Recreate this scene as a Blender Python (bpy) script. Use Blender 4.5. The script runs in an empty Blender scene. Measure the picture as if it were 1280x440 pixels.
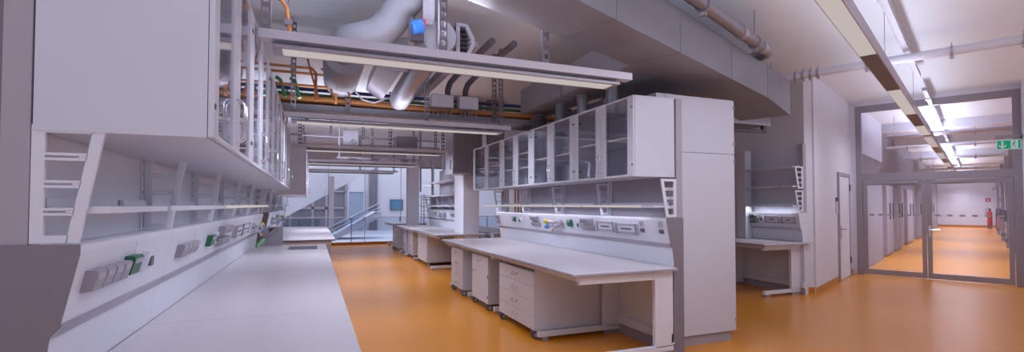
import bpy, bmesh, math, random
from mathutils import Vector, Matrix
random.seed(7)
sc = bpy.context.scene
COL = sc.collection
R = math.radians

# ------------------------------------------------------------------ materials
def mat(name, col, rough=0.5, metal=0.0, var=0.04, scale=6.0, stretch=(1, 1, 1), bump=0.0, coat=0.0):
    m = bpy.data.materials.new(name); m.use_nodes = True
    nt = m.node_tree; b = nt.nodes['Principled BSDF']
    b.inputs['Roughness'].default_value = rough
    b.inputs['Metallic'].default_value = metal
    if coat: b.inputs['Coat Weight'].default_value = coat
    tc = nt.nodes.new('ShaderNodeTexCoord'); mp = nt.nodes.new('ShaderNodeMapping')
    mp.inputs['Scale'].default_value = stretch
    nz = nt.nodes.new('ShaderNodeTexNoise'); nz.inputs['Scale'].default_value = scale; nz.inputs['Detail'].default_value = 3
    mx = nt.nodes.new('ShaderNodeMix'); mx.data_type = 'RGBA'
    mx.inputs[6].default_value = (*[c * (1 - var) for c in col], 1)
    mx.inputs[7].default_value = (*[min(1, c * (1 + var)) for c in col], 1)
    nt.links.new(tc.outputs['Object'], mp.inputs['Vector']); nt.links.new(mp.outputs[0], nz.inputs['Vector'])
    nt.links.new(nz.outputs['Fac'], mx.inputs[0]); nt.links.new(mx.outputs[2], b.inputs['Base Color'])
    if bump:
        bp = nt.nodes.new('ShaderNodeBump'); bp.inputs['Strength'].default_value = bump; bp.inputs['Distance'].default_value = 0.01
        nt.links.new(nz.outputs['Fac'], bp.inputs['Height']); nt.links.new(bp.outputs[0], b.inputs['Normal'])
    return m

def emit(name, col, s):
    m = bpy.data.materials.new(name); m.use_nodes = True
    b = m.node_tree.nodes['Principled BSDF']
    b.inputs['Base Color'].default_value = (*[c * .08 for c in col], 1); b.inputs['Specular IOR Level'].default_value = .1
    b.inputs['Emission Color'].default_value = (*col, 1); b.inputs['Emission Strength'].default_value = s
    return m

def glass(name, tint=(0.93, 0.93, 0.96), refl=0.08, rough=0.02, ior=1.5):
    m = bpy.data.materials.new(name); m.use_nodes = True
    nt = m.node_tree; nt.nodes.remove(nt.nodes['Principled BSDF'])
    out = nt.nodes['Material Output']
    t = nt.nodes.new('ShaderNodeBsdfTransparent'); t.inputs[0].default_value = (*tint, 1)
    g = nt.nodes.new('ShaderNodeBsdfGlossy'); g.inputs['Roughness'].default_value = rough
    g.inputs['Color'].default_value = (.95, .95, 1, 1)
    f = nt.nodes.new('ShaderNodeFresnel')
    ge = nt.nodes.new('ShaderNodeNewGeometry'); mi = nt.nodes.new('ShaderNodeMapRange')   # same reflectance on both faces of a pane
    mi.inputs[3].default_value = ior; mi.inputs[4].default_value = 1 / ior
    nt.links.new(ge.outputs['Backfacing'], mi.inputs[0]); nt.links.new(mi.outputs[0], f.inputs['IOR'])
    mx = nt.nodes.new('ShaderNodeMixShader')
    nt.links.new(f.outputs[0], mx.inputs[0]); nt.links.new(t.outputs[0], mx.inputs[1]); nt.links.new(g.outputs[0], mx.inputs[2])
    nt.links.new(mx.outputs[0], out.inputs['Surface'])
    return m

M = dict(
    white=mat('white_laminate', (.65, .67, .75), .38, var=.02),
    cab=mat('white_cabinet', (.57, .59, .67), .33, var=.02),
    top=mat('ceramic_worktop', (.56, .525, .56), .30, var=.02, scale=14),
    topedge=mat('worktop_edge', (.30, .28, .34), .4, var=.03),
    wall=mat('wall_paint', (.68, .69, .78), .8, var=.02),
    ceil=mat('ceiling_paint', (.77, .83, .91), .9, var=.03, scale=1.5),
    grey=mat('grey_cladding', (.20, .18, .215), .5, var=.03),
    midgrey=mat('grey_panel', (.36, .335, .39), .5, var=.03),
    alu=mat('aluminium', (.44, .41, .48), .36, .55, var=.04, stretch=(1, 1, 12)),
    alugrey=mat('aluminium_frame', (.33, .31, .355), .38, .3, var=.03),
    steel=mat('galvanised_steel', (.30, .29, .325), .4, .6, var=.16, scale=2.0),
    ductm=mat('duct_sheet', (.25, .25, .285), .42, .3, var=.18, scale=2.0),
    rail=mat('bright_rail', (.56, .54, .61), .4, .1, var=.02),
    steeld=mat('galvanised_matt', (.27, .265, .30), .6, .15, var=.08, scale=4),
    chrome=mat('chrome', (.6, .58, .63), .2, .9, var=.02),
    castor=mat('castor_grey', (.10, .095, .115), .45),
    dark=mat('dark_plastic', (.06, .05, .065), .5, var=.05),
    dgrey=mat('dark_grey', (.115, .10, .125), .5, var=.05),
    socket=mat('socket_grey', (.29, .27, .315), .4, var=.02),
    socketl=mat('socket_lid', (.40, .375, .43), .35, var=.02),
    green=mat('socket_green', (.015, .12, .06), .4, var=.04),
    greenl=mat('green_cable', (.06, .24, .10), .5),
    yellow=mat('valve_yellow', (.60, .45, .03), .4),
    blue=mat('valve_blue', (.03, .16, .52), .4),
    navy=mat('blue_conduit', (.05, .065, .22), .5),
    copper=mat('copper_pipe', (.48, .20, .07), .35, .5, var=.1),
    orange=mat('orange_cable', (.62, .25, .07), .5, var=.12, scale=20, stretch=(1, 12, 12)),
    red=mat('red_enamel', (.45, .03, .03), .35),
    concrete=mat('exposed_concrete', (.30, .28, .325), .75, var=.10, scale=3, bump=.1),
    skirt=mat('orange_skirting', (.52, .20, .022), .4),
    blind=mat('blue_glaze', (.33, .42, .56), .25, var=.05),
    atrw=mat('atrium_plaster', (.62, .65, .74), .8, var=.02),
    atrd=mat('atrium_shade_glass', (.20, .20, .25), .2, var=.08),
    exitg=emit('exit_green', (.02, .42, .22), .55),
    exitw=emit('exit_white', (.62, .66, .70), .6),
    lamp=emit('lamp_diffuser', (1.0, .90, .87), .48),
    screen=emit('screen_blue', (.12, .32, .62), .5),
    pane=glass('cabinet_glass', (.95, .95, .96)),
    pane2=glass('partition_glass', (.93, .93, .95), ior=1.45),
    win=glass('window_glass', (.93, .95, .98), ior=1.35),
    rail_glass=glass('balustrade_glass', (.86, .90, .95), ior=1.5),
)
# orange resin floor
def floor_mat():
    m = mat('orange_floor', (.68, .255, .014), .27, var=.03, scale=.5)
    nt = m.node_tree; b = nt.nodes['Principled BSDF']
    b.inputs['Specular IOR Level'].default_value = .8
    return m
M['floor'] = floor_mat()

# ------------------------------------------------------------------ builders
LOC = {}
class MB:
    def __init__(s, tf=None): s.bm = bmesh.new(); s.tf = tf
    def _fin(s, vs):
        if s.tf:
            for v in vs: v.co = Vector(s.tf(*v.co))
    def box(s, x0, x1, y0, y1, z0, z1, bev=0.0):
        if x0 > x1: x0, x1 = x1, x0
        if y0 > y1: y0, y1 = y1, y0
        r = bmesh.ops.create_cube(s.bm, size=1)
        vs = r['verts']
        for v in vs:
            v.co = Vector(((x0 + x1) / 2 + v.co.x * (x1 - x0), (y0 + y1) / 2 + v.co.y * (y1 - y0), (z0 + z1) / 2 + v.co.z * (z1 - z0)))
        if bev:
            es = list({e for v in vs for e in v.link_edges})
            rr = bmesh.ops.bevel(s.bm, geom=es, offset=bev, segments=2, profile=.5, affect='EDGES')
            vs = list({v for f in rr['faces'] for v in f.verts} | {v for v in vs if v.is_valid})
        s._fin(vs); return s
    def prism(s, pts, a0, a1, axis='y'):
        """pts: polygon; axis y -> pts are (x,z); z -> (x,y); x -> (y,z)"""
        def P(p, a):
            if axis == 'y': return (p[0], a, p[1])
            if axis == 'z': return (p[0], p[1], a)
            return (a, p[0], p[1])
        A = [s.bm.verts.new(P(p, a0)) for p in pts]; B = [s.bm.verts.new(P(p, a1)) for p in pts]
        n = len(pts)
        s.bm.faces.new(A); s.bm.faces.new(B[::-1])
        for i in range(n): s.bm.faces.new((A[i], B[i], B[(i + 1) % n], A[(i + 1) % n]))
        s._fin(A + B); return s
    def tube(s, pts, r, seg=10, caps=True):
        pts = [Vector(p) for p in pts]; n = len(pts)
        rs = r if isinstance(r, (list, tuple)) else [r] * n
        rings = []; up = None
        for i, p in enumerate(pts):
            t = ((pts[min(i + 1, n - 1)] - p).normalized() + (p - pts[max(i - 1, 0)]).normalized())
            if t.length < 1e-6: t = pts[min(i + 1, n - 1)] - pts[max(i - 1, 0)]
            t.normalize()
            if up is None:
                a = Vector((0, 0, 1)) if abs(t.z) < .9 else Vector((1, 0, 0))
            else: a = up
            u = (a - t * a.dot(t)).normalized(); w = t.cross(u); up = u
            k = 1.0
            if 0 < i < n - 1:
                c = (pts[i + 1] - p).normalized().dot((p - pts[i - 1]).normalized())
                k = 1 / max(.5, math.sqrt(max(.01, (1 + c) / 2)))
            rings.append([s.bm.verts.new(p + (u * math.cos(q) + w * math.sin(q)) * rs[i]) for q in [2 * math.pi * j / seg for j in range(seg)]])
        for a, b in zip(rings, rings[1:]):
            for j in range(seg): s.bm.faces.new((a[j], a[(j + 1) % seg], b[(j + 1) % seg], b[j]))
        if caps: s.bm.faces.new(rings[0][::-1]); s.bm.faces.new(rings[-1])
        s._fin([v for q in rings for v in q]); return s
    def cyl(s, p0, p1, r, seg=16, r2=None): return s.tube([p0, p1], [r, r if r2 is None else r2], seg)
    def build(s, name, m, parent=None, smooth=False):
        bmesh.ops.recalc_face_normals(s.bm, faces=s.bm.faces[:])
        me = bpy.data.meshes.new(name)
        if parent is not None: off = LOC[parent.as_pointer()]
        else:
            xs = [v.co for v in s.bm.verts]
            off = Vector(((min(c.x for c in xs) + max(c.x for c in xs)) / 2, (min(c.y for c in xs) + max(c.y for c in xs)) / 2, min(c.z for c in xs)))
        bmesh.ops.translate(s.bm, verts=s.bm.verts[:], vec=-off)
        s.bm.to_mesh(me); s.bm.free()
        me.materials.append(M[m] if isinstance(m, str) else m)
        if smooth:
            for p in me.polygons: p.use_smooth = True
            me.set_sharp_from_angle(angle=R(40))
        o = bpy.data.objects.new(name, me); COL.objects.link(o)
        if parent is not None: o.parent = parent
        else: o.location = off
        LOC[o.as_pointer()] = Vector(off)
        return o

def tag(o, label=None, cat=None, group=None, kind=None):
    if label: o['label'] = label
    if cat: o['category'] = cat
    if group: o['group'] = group
    if kind: o['kind'] = kind
    return o
def thing(name, loc, label, cat, group=None):
    o = bpy.data.objects.new(name, None); COL.objects.link(o); o.location = loc
    o.empty_display_size = .1
    LOC[o.as_pointer()] = Vector(loc)
    return tag(o, label, cat, group)
def struct(name, mb, m, label=None, cat=None, parent=None, smooth=False):
    o = mb.build(name, m, parent, smooth)
    if parent is None: tag(o, label, cat, None, 'structure')
    return o
def structe(name, loc, label, cat):
    o = thing(name, loc, label, cat); o['kind'] = 'structure'; return o
def bx(*a, **k): return MB().box(*a, **k)
def arc(c, r, a0, a1, n, plane='xz'):
    out = []
    for i in range(n + 1):
        a = R(a0 + (a1 - a0) * i / n); p, q = r * math.cos(a), r * math.sin(a)
        out.append({'xz': (c[0] + p, c[1], c[2] + q), 'yz': (c[0], c[1] + p, c[2] + q), 'xy': (c[0] + p, c[1] + q, c[2])}[plane])
    return out

# rotated wing (corridor) frame
A = R(24.2); CU, SU = math.cos(A), math.sin(A)
def UV(u, v, z): return (u * CU + v * SU, u * SU - v * CU, z)
def um(): return MB(UV)

CEIL = 3.85
# ------------------------------------------------------------------ setting
struct('floor', MB().prism([(-3, .4), (16, .4), (58, 16), (46, 30), (12, 21), (12, 20.05), (-3, 20.05)], -.1, 0, 'z'), 'floor', 'glossy orange resin floor running through the laboratory', 'floor')
struct('ceiling', MB().prism([(-3, -3), (14.5, -3), (58, 16), (46, 30), (12, 21), (12, 20.05), (-3, 20.05)], CEIL, CEIL + .2, 'z'), 'ceil', 'pale plastered ceiling above the laboratory and corridor', 'ceiling')
struct('wall_left', bx(-1.9, -1.8, 2.6, 20, 0, CEIL), 'wall', 'pale wall behind the left bench row', 'wall')
struct('wall_right', MB().prism([(8.0, 5.99), (8.15, 5.92), (8.15, 20), (8.0, 20)], 0, CEIL, 'z'), 'wall', 'pale wall behind the alcove bench with open shelves', 'wall')
struct('wall_corridor', MB(UV).box(9.84, 13.32, -2.25, -2.05, 0, CEIL), 'wall', 'pale wall with the plain door beside the glazed partition', 'wall')
struct('baseboard_corridor', MB(UV).box(9.84, 11.72, -2.05, -2.038, 0, .11), 'skirt', 'orange skirting along the foot of the wall with the plain door', 'skirting')
struct('baseboard_right', MB().prism([(7.99, 5.985), (8.15, 5.908), (8.15, 5.92), (7.99, 5.999)], 0, .11, 'z'), 'skirt', 'short orange skirting at the wall end beside the alcove bench', 'skirting')
struct('baseboard_corner', MB(UV).box(12.92, 13.3, -2.05, -2.038, 0, .11), 'skirt', 'short orange skirting between the plain door and the glazed partition', 'skirting')

# plain door in the corridor wall
d1 = structe('door_1', UV(12.3, -2.05, 0), 'plain pale single door in the wall left of the glazed partition', 'door')
fr = um(); fr.box(11.73, 11.80, -2.05, -2.015, 0, 2.22); fr.box(12.85, 12.92, -2.05, -2.015, 0, 2.22); fr.box(11.80, 12.85, -2.05, -2.015, 2.14, 2.22)
fr.build('door_frame', 'midgrey', d1)
um().box(11.805, 12.845, -2.05, -2.025, .01, 2.135).build('door_leaf', 'wall', d1)
h = um(); h.cyl((11.9, -2.03, 1.05), (11.9, -1.97, 1.05), .012); h.tube([(11.9, -1.97, 1.05), (12.05, -1.965, 1.05)], .011); h.box(11.87, 11.93, -2.03, -2.02, .85, 1.12)
h.build('door_handle', 'chrome', d1)
for z in (.28, 1.85):
    um().cyl((12.85, -2.01, z), (12.85, -2.01, z + .14), .016).build('hinge', 'dgrey', d1)
rd = thing('card_reader', UV(11.6, -2.05, 1.4), 'small white access reader with dark top on the wall beside the plain door', 'card reader')
um().box(11.55, 11.63, -2.05, -2.02, 1.38, 1.62, bev=.006).build('housing', 'white', rd)
um().box(11.552, 11.628, -2.05, -2.015, 1.62, 1.70, bev=.004).build('sensor', 'dgrey', rd)

# glazed partition with double doors
GU = 13.36
w2 = structe('window_2', UV(GU, -.6, 0), 'grey framed glazed partition with glass double doors into the corridor', 'glass partition')
f = um()
for v0, v1 in ((-1.96, -1.85), (.52, .64)): f.box(GU - .05, GU + .05, v0, v1, 0, 3.76)
f.box(GU - .05, GU + .05, -1.85, .52, 3.62, 3.76); f.box(GU - .05, GU + .05, -1.85, .52, 2.08, 2.24)
f.build('frame', 'alugrey', w2)
um().box(GU - .006, GU + .006, -1.85, .52, 2.24, 3.62).build('transom_glass', 'pane2', w2)
for (v0, v1, hs) in ((-1.84, -.765, 0), (-.755, .51, 1)):
    lf = um(); s_ = .075
    lf.box(GU - .035, GU + .035, v0, v0 + s_, .02, 2.07); lf.box(GU - .035, GU + .035, v1 - s_, v1, .02, 2.07)
    lf.box(GU - .035, GU + .035, v0 + s_, v1 - s_, .02, .13); lf.box(GU - .035, GU + .035, v0 + s_, v1 - s_, 1.98, 2.07)
    L = lf.build('door_leaf', 'alugrey', w2)
    um().box(GU - .005, GU + .005, v0 + s_, v1 - s_, .13, 1.98).build('pane', 'pane2', L)
    n = 6 if hs == 0 else 6
    dk = um()
    for i in range(n):
        vc = v0 + s_ + (v1 - v0 - 2 * s_) * (i + .5) / n
        pts = [(vc + .05 * math.cos(2 * math.pi * k / 16), 1.33 + .022 * math.sin(2 * math.pi * k / 16)) for k in range(16)]
        dk.prism(pts, GU - .008, GU - .0055, 'x')
    dk.build('safety_sticker', 'midgrey', L)
    cl = um(); cl.box(GU - .085, GU - .035, v0 + .35 if hs == 0 else v0 + .1, v0 + .95 if hs == 0 else v0 + .7, 2.0, 2.06, bev=.005); cl.build('door_closer', 'alugrey', L)
    if hs:
        hh = um(); hh.cyl((GU - .035, v0 + .04, 1.03), (GU - .09, v0 + .04, 1.03), .013); hh.tube([(GU - .09, v0 + .04, 1.03), (GU - .095, v0 + .2, 1.03)], .012)
        hh.box(GU - .042, GU - .035, v0 + .02, v0 + .06, .88, 1.12); hh.build('handle', 'chrome', L)
struct('wall_partition', MB(UV).box(12.9, 13.41, .64, .9, 0, CEIL), 'wall', 'narrow pale wall right of the glazed partition', 'wall')
struct('wall_lintel', MB(UV).box(GU - .06, GU + .06, -1.96, .64, 3.76, CEIL), 'wall', 'thin pale wall strip above the glazed partition', 'wall')
struct('wall_reveal', MB(UV).box(13.32, 13.42, -2.25, -1.96, 0, CEIL), 'wall', 'pale wall reveal left of the glazed partition', 'wall')

# corridor beyond
struct('wall_corridor_concrete', MB(UV).box(13.42, 46.5, -2.3, -2.05, 0, CEIL), 'concrete', 'grey concrete wall down the left side of the corridor', 'wall')
struct('wall_corridor_outer', MB(UV).box(13.42, 46.5, 1.3, 1.5, 0, CEIL), 'wall', 'pale wall down the right side of the corridor', 'wall')
struct('wall_corridor_end', MB(UV).box(46.5, 46.7, -2.3, 1.5, 0, CEIL), 'wall', 'pale wall closing the far end of the corridor', 'wall')
struct('baseboard_corridor_end', MB(UV).box(46.47, 46.5, -2.05, 1.3, 0, .14), 'skirt', 'orange skirting at the far end of the corridor', 'skirting')
pil = structe('wall_pier', UV(15, -1.9, 0), 'grey concrete pier just behind the left glass door', 'wall pier')
um().box(14.0, 17.2, -2.05, -1.93, 0, 2.75).build('pier', 'concrete', pil)
um().box(13.44, 17.2, -2.05, -1.92, 2.75, 3.84).build('upper_wall', 'wall', pil)
ordn = ['nearest', 'second', 'third', 'fourth', 'farthest']
for i, u0 in enumerate((18.2, 20.6, 24.2, 29.0, 36.0)):
    wd = (1.5, 1.7, 2.2, 2.8, 4.0)[i]
    dd = thing('tall_locker', UV(u0, -1.9, 0), '%s of the grey tall lockers along the left corridor wall' % ordn[i], 'locker', 'lockers along the corridor')
    um().box(u0, u0 + wd, -2.045, -1.96, .05, 2.15).build('carcass', 'midgrey', dd)
    for k in range(2):
        a = u0 + wd * k / 2
        D = um().box(a + .015, a + wd / 2 - .015, -1.96, -1.94, .08, 2.12).build('door', 'midgrey', dd)
        um().box(a + wd / 2 - .12, a + wd / 2 - .08, -1.94, -1.91, 1.1, 1.6).build('handle', 'dgrey', D)
    um().box(u0, u0 + wd, -2.045, -1.97, 0, .05).build('plinth', 'grey', dd)
for i, u0 in enumerate((16.5, 19.0, 21.8, 25.0, 29.5, 35.5)):
    tp = structe('trim_%d' % (i + 1), UV(u0, .85, 0), 'grey glazing post number %d down the right side of the corridor' % (i + 1), 'glazing post')
    q = um(); q.box(u0 - .06, u0 + .06, .74, .86, 0, 3.3); q.build('post', 'alugrey', tp)
    q = um(); q.box(u0 - .09, u0 - .06, .70, .78, .95, 1.35); q.box(u0 - .08, u0 - .06, .72, .78, .2, .35); q.build('door_handle', 'dgrey', tp)
    nx = (19.0, 21.8, 25.0, 29.5, 35.5, 46.4)[i]
    um().box(u0 + .06, nx - .06, .795, .805, .05, 2.5).build('pane', 'pane2', tp)
    um().box(u0 + .06, nx - .06, .77, .83, 2.5, 2.6).build('rail', 'alugrey', tp)
fe = thing('fire_extinguisher', UV(44.5, .6, 0), 'red fire extinguisher on the floor at the end of the corridor', 'fire extinguisher')
um().tube([(44.5, .6, .15), (44.5, .6, .2), (44.5, .6, 1.05), (44.5, .6, 1.16), (44.5, .6, 1.2)], [.10, .13, .13, .08, .04], 14).build('cylinder', 'red', fe, True)
q = um(); q.box(44.42, 44.56, .54, .66, 1.2, 1.3); q.tube([(44.45, .6, 1.28), (44.42, .46, 1.35), (44.42, .4, .9)], .02); q.build('valve_and_hose', 'dark', fe, True)
um().box(44.4, 44.6, .5, .7, 0, .15).build('stand', 'dgrey', fe)
sgn = thing('fire_sign', UV(44.6, .72, 1.6), 'small red fire sign above the extinguisher', 'sign')
um().box(44.5, 44.52, .42, .66, 1.75, 1.99).build('plate', 'red', sgn)
q = um(); q.box(44.49, 44.5, .50, .58, 1.8, 1.92); q.build('emblem', 'white', sgn)

# exit sign
ex = thing('exit_sign', UV(13.05, .46, 2.55), 'green and white emergency exit sign with a down arrow and a running figure', 'exit sign')
um().box(13.02, 13.06, .29, .62, 2.59, 2.77).build('housing', 'exitw', ex)
EU = 13.02
um().box(EU - .004, EU, .30, .61, 2.60, 2.76).build('sign_face', 'exitg', ex)
ar = um()
ar.prism([(.357, 2.75), (.383, 2.75), (.383, 2.63), (.357, 2.63)], EU - .0068, EU - .004, 'x')
ar.prism([(.30 + .02, 2.685), (.37, 2.625), (.42, 2.685), (.42, 2.655), (.37, 2.605), (.32, 2.655)], EU - .007, EU - .004, 'x')
ar.build('down_arrow', 'exitw', ex)
um().box(EU - .007, EU - .004, .48, .575, 2.605, 2.755).build('doorway_symbol', 'exitw', ex)
rn = um()
def q4(a, b, w): 
    dx, dz = b[0] - a[0], b[1] - a[1]; l = math.hypot(dx, dz); nx, nz = -dz / l * w, dx / l * w
    rn.prism([(a[0] + nx, a[1] + nz), (b[0] + nx, b[1] + nz), (b[0] - nx, b[1] - nz), (a[0] - nx, a[1] - nz)], EU - .010, EU - .007, 'x')
rn.prism([(.532 + .011 * math.cos(k * .628), 2.737 + .011 * math.sin(k * .628)) for k in range(10)], EU - .010, EU - .007, 'x')
q4((.527, 2.722), (.515, 2.675), .010); q4((.525, 2.715), (.552, 2.697), .005); q4((.524, 2.716), (.498, 2.700), .005)
q4((.517, 2.678), (.540, 2.655), .006); q4((.540, 2.655), (.536, 2.618), .005); q4((.515, 2.678), (.500, 2.645), .006); q4((.50, 2.645), (.485, 2.642), .005)
rn.build('running_figure', 'exitg', ex)
q = um(); q.box(13.0, 13.08, .27, .66, 2.80, 2.86); q.cyl((13.04, .38, 2.77), (13.04, .38, 2.80), .008); q.cyl((13.04, .54, 2.77), (13.04, .54, 2.80), .008)
q.box(13.0, 13.30, .60, .66, 2.80, 2.86); q.build('bracket', 'alugrey', ex)

# ------------------------------------------------------------------ back window and atrium
w1 = structe('window_1', (2, 20, 0), 'wide floor to ceiling window at the end of the aisle', 'window')
q = MB()
for x in (-2.2, 6.0, 8.0): q.box(x - .03, x + .03, 19.97, 20.05, .06, 3.1)
for x in (.55, 1.9, 3.3, 4.6): q.box(x - .008, x + .008, 19.985, 20.03, .06, 3.04)
q.box(-2.2, 8, 19.97, 20.05, 0, .06); q.box(-2.2, 8, 19.97, 20.05, 3.04, 3.1)
q.build('frame', 'alugrey', w1)
bx(-2.2, 8, 20.0, 20.012, .06, 3.04).build('glass', 'win', w1)
struct('wall_back', bx(-3, 12, 19.95, 20.15, 3.1, CEIL), 'wall', 'pale wall above the window at the end of the aisle', 'wall')
struct('trim_1', bx(-1.5, 8, 19.88, 19.965, 0, .10), 'skirt', 'orange sill strip along the foot of the end window', 'window sill')
struct('floor_atrium', bx(-14, 22, 20.06, 31, -.12, -.02), 'atrw', 'pale atrium floor outside the end window', 'floor')
struct('wall_atrium', bx(-14, 22, 31, 31.3, -.1, 9), 'atrw', 'pale blue wall on the far side of the atrium', 'wall')
bal = thing('balustrade', (2, 21.4, -.02), 'glass balustrade with slim steel handrail outside the end window', 'balustrade')
bx(-6, 9, 21.39, 21.41, .0, .98).build('glass_panel', 'rail_glass', bal)
MB().tube([(-6, 21.4, 1.02), (9, 21.4, 1.02)], .022).build('handrail', 'alu', bal)
for x in (-4.5, -2.5, -.5, 1.5, 3.5, 5.5, 7.5): bx(x - .02, x + .02, 21.42, 21.46, -.02, 1.02).build('post', 'alu', bal)
st = thing('stair_flight', (1.8, 23.5, -.02), 'lower white stair flight rising to the right behind the balustrade', 'stairs')
MB().prism([(.5, -.02), (1.0, -.02), (3.0, 1.0), (3.0, 1.22), (2.7, 1.22)], 23.4, 24.9).build('stringer', 'atrw', st)
for k, dz in enumerate((.22, .42)):
    MB().tube([(.55, 23.4, .05 + dz), (2.9, 23.4, 1.22 + dz)], .022).build('handrail', 'atrw', st)
MB().prism([(.55, .05), (2.9, 1.24), (2.9, 1.62), (.55, .45)], 23.385, 23.395).build('glass_side', 'rail_glass', st)
s2 = thing('upper_stair', (1.5, 28, 1), 'upper white stair flight crossing diagonally above the atrium', 'stairs')
MB().prism([(-4, -.7), (4.6, 4.42), (4.6, 6.2), (-4, 1.05)], 26.9, 28.6).build('flight', 'atrw', s2)
MB().tube([(-4, 26.9, 1.9), (4.6, 26.9, 7.0)], .04).build('handrail', 'alu', s2)
d3 = structe('door_3', (2.37, 31, 0), 'white framed glass door in the far atrium wall', 'door')
q = MB(); q.box(1.9, 2.02, 30.9, 31, 0, 2.45); q.box(2.85, 2.97, 30.9, 31, 0, 2.45); q.box(2.02, 2.85, 30.9, 31, 2.33, 2.45); q.build('frame', 'atrw', d3)
bx(2.02, 2.85, 30.94, 31, 0, 2.33).build('pane', 'blind', d3)
w3 = structe('window_3', (.5, 31, 0), 'dark glazed screen in the far atrium wall under the stair', 'window')
bx(-3, 1.85, 30.93, 31, 0, 3.2).build('pane', 'atrd', w3)
q = MB()
for x in (-2.4, -1.2, 0, .75, 1.85): q.box(x - .07, x + .07, 30.85, 30.93, 0, 3.2)
q.box(-3, 1.85, 30.85, 30.93, 1.3, 1.42); q.box(-3, 1.85, 30.85, 30.93, 2.3, 2.4); q.build('frame', 'midgrey', w3)
w4 = structe('window_4', (3.4, 31, 0), 'tall narrow dark window right of the atrium door', 'window')
bx(3.2, 3.65, 30.95, 31, 0, 4.2).build('pane', 'atrd', w4)
q = MB(); q.box(3.14, 3.2, 30.9, 31, 0, 4.2); q.box(3.65, 3.71, 30.9, 31, 0, 4.2); q.build('frame', 'midgrey', w4)
mo = thing('wall_monitor', (4.85, 30.9, 1.2), 'blue lit wall monitor across the atrium', 'monitor')
bx(4.45, 5.25, 30.92, 31, 1.22, 1.88).build('bezel', 'dgrey', mo); bx(4.50, 5.20, 30.91, 30.92, 1.27, 1.83).build('screen', 'screen', mo)
ap = thing('atrium_pillar', (.9, 27, 0), 'slim grey pillar beyond the lower stair', 'pillar')
bx(.75, 1.0, 26.3, 26.55, -.02, 3.0).build('shaft', 'midgrey', ap); bx(.70, 1.05, 26.25, 26.6, -.02, .1).build('base', 'grey', ap)

# columns
for (x0, x1, y0, y1, l) in ((3.13, 3.50, 10.55, 11.3, 'square pale column rising through the second right bench'), (2.92, 3.27, 16.2, 16.6, 'slim pale column near the end window')):
    struct('column', bx(x0, x1, y0, y1, 0, CEIL), 'wall', l, 'column')

# ------------------------------------------------------------------ benches, spines, cabinets
def ladder_pts(X, y, z0=1.42, z1=1.82, top=.215, bot=.145, t=.007):
    m = MB(); a, b = y - t, y + t
    P = lambda d, z: (X(d), z)
    m.prism([P(.015, z0), P(.05, z0), P(.05, z1), P(.015, z1)], a, b)
    w = .034
    m.prism([P(bot - w, z0), P(bot, z0), P(top, z1), P(top - w, z1)], a, b)
    H = z1 - z0
    for k in range(5):
        z = z0 + (H - .026) * k / 4; hh = .026
        e = lambda zz: bot + (top - bot) * (zz - z0) / H - w + .002
        if k in (0, 4):
            m.prism([P(.05, z), P(e(z), z), P(e(z + hh), z + hh), P(.05, z + hh)], a, b)
        else:   # rung with a long slot
            for s0, s1 in ((0, .009), (.017, .026)):
                m.prism([P(.05, z + s0), P(e(z + s0), z + s0), P(e(z + s1), z + s1), P(.05, z + s1)], a, b)
            m.prism([P(e(z) - .02, z + .008), P(e(z), z + .008), P(e(z + .018), z + .018), P(e(z) - .02, z + .018)], a, b)
    return m

def facep(z):   # outward distance of the slanted service face at height z
    return .10 + (.15 - .10) * (z - 1.14) / (1.385 - 1.14)

def spine(name, fx, sx, ys, label, posttop=2.67, back_to=None, endcap='near', ladders=True, ladder_z=None, capm='grey'):
    X = lambda d: fx + sx * d
    y0, y1 = ys[0], ys[-1]
    t = thing(name, (fx, (y0 + y1) / 2, 0), label, 'service spine')
    for k, y in enumerate(ys):
        yc = y + (.045 if k == 0 else (-.045 if k == len(ys) - 1 else 0))
        pm = MB().box(X(-.065), X(.012), yc - .04, yc + .04, 0 if k else .0, posttop, bev=.003)
        p_ = pm.build('post', 'midgrey' if k == 0 else 'white', t)
        if k: 
            q = MB()
            for z in (1.55, 1.62, 1.72, 1.78):
                q.cyl((X(.012), yc - .02, z), (X(.0135), yc - .02, z), .006, 8)
            q.build('hole', 'grey', p_)
        if ladders:
            for (lz0, lz1) in (ladder_z or [(1.42, 1.82)]):
                ladder_pts(X, y + (.012 if k == 0 else (-.012 if k == len(ys) - 1 else 0)), lz0, lz1).build('shelf_bracket', 'white', t)
    prof = [(.0, .90), (.05, .90), (.074, 1.11), (.10, 1.14), (.15, 1.385), (.15, 1.41), (.0, 1.41)]
    for a, b in zip(ys, ys[1:]):
        aa = a + (.006 if a == y0 else .0015)
        MB().prism([(X(d), z) for d, z in prof], aa, b - .0015).build('service_panel', 'white', t)
        q = MB(); q.prism([(X(.0745), 1.108), (X(.1005), 1.137), (X(.1015), 1.147), (X(.112), 1.143), (X(.084), 1.102)], aa, b - .0015)
        q.build('drip_rail', 'alu', t)
        n = max(2, round((b - a) / .62)); 
        cq = MB()
        for k in range(1, n):
            yy = a + (b - a) * k / n; e = .0006
            cq.prism([(X(.10 + e), 1.15), (X(.1 + .0002), 1.15), (X(.15), 1.385), (X(.15 + e), 1.385)], yy - .002, yy + .002)
        cq.build('panel_joint', 'midgrey', t)
        if back_to is None or b <= back_to:
            bx(X(-.012), X(.006), a + .05, b - .05, 1.41, 1.86).build('back_panel', 'white' if sx > 0 or capm == 'white' else 'midgrey', t)
    MB().prism([(X(d), z) for d, z in [(-.065, .0), (-.065, 1.415)] + [(.153, 1.415), (.153, 1.383), (.103, 1.137), (.077, 1.108), (.053, .9), (.053, .0)]], y0 - .004, y0 + .004).build('end_cap', capm, t)
    return t, X

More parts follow.
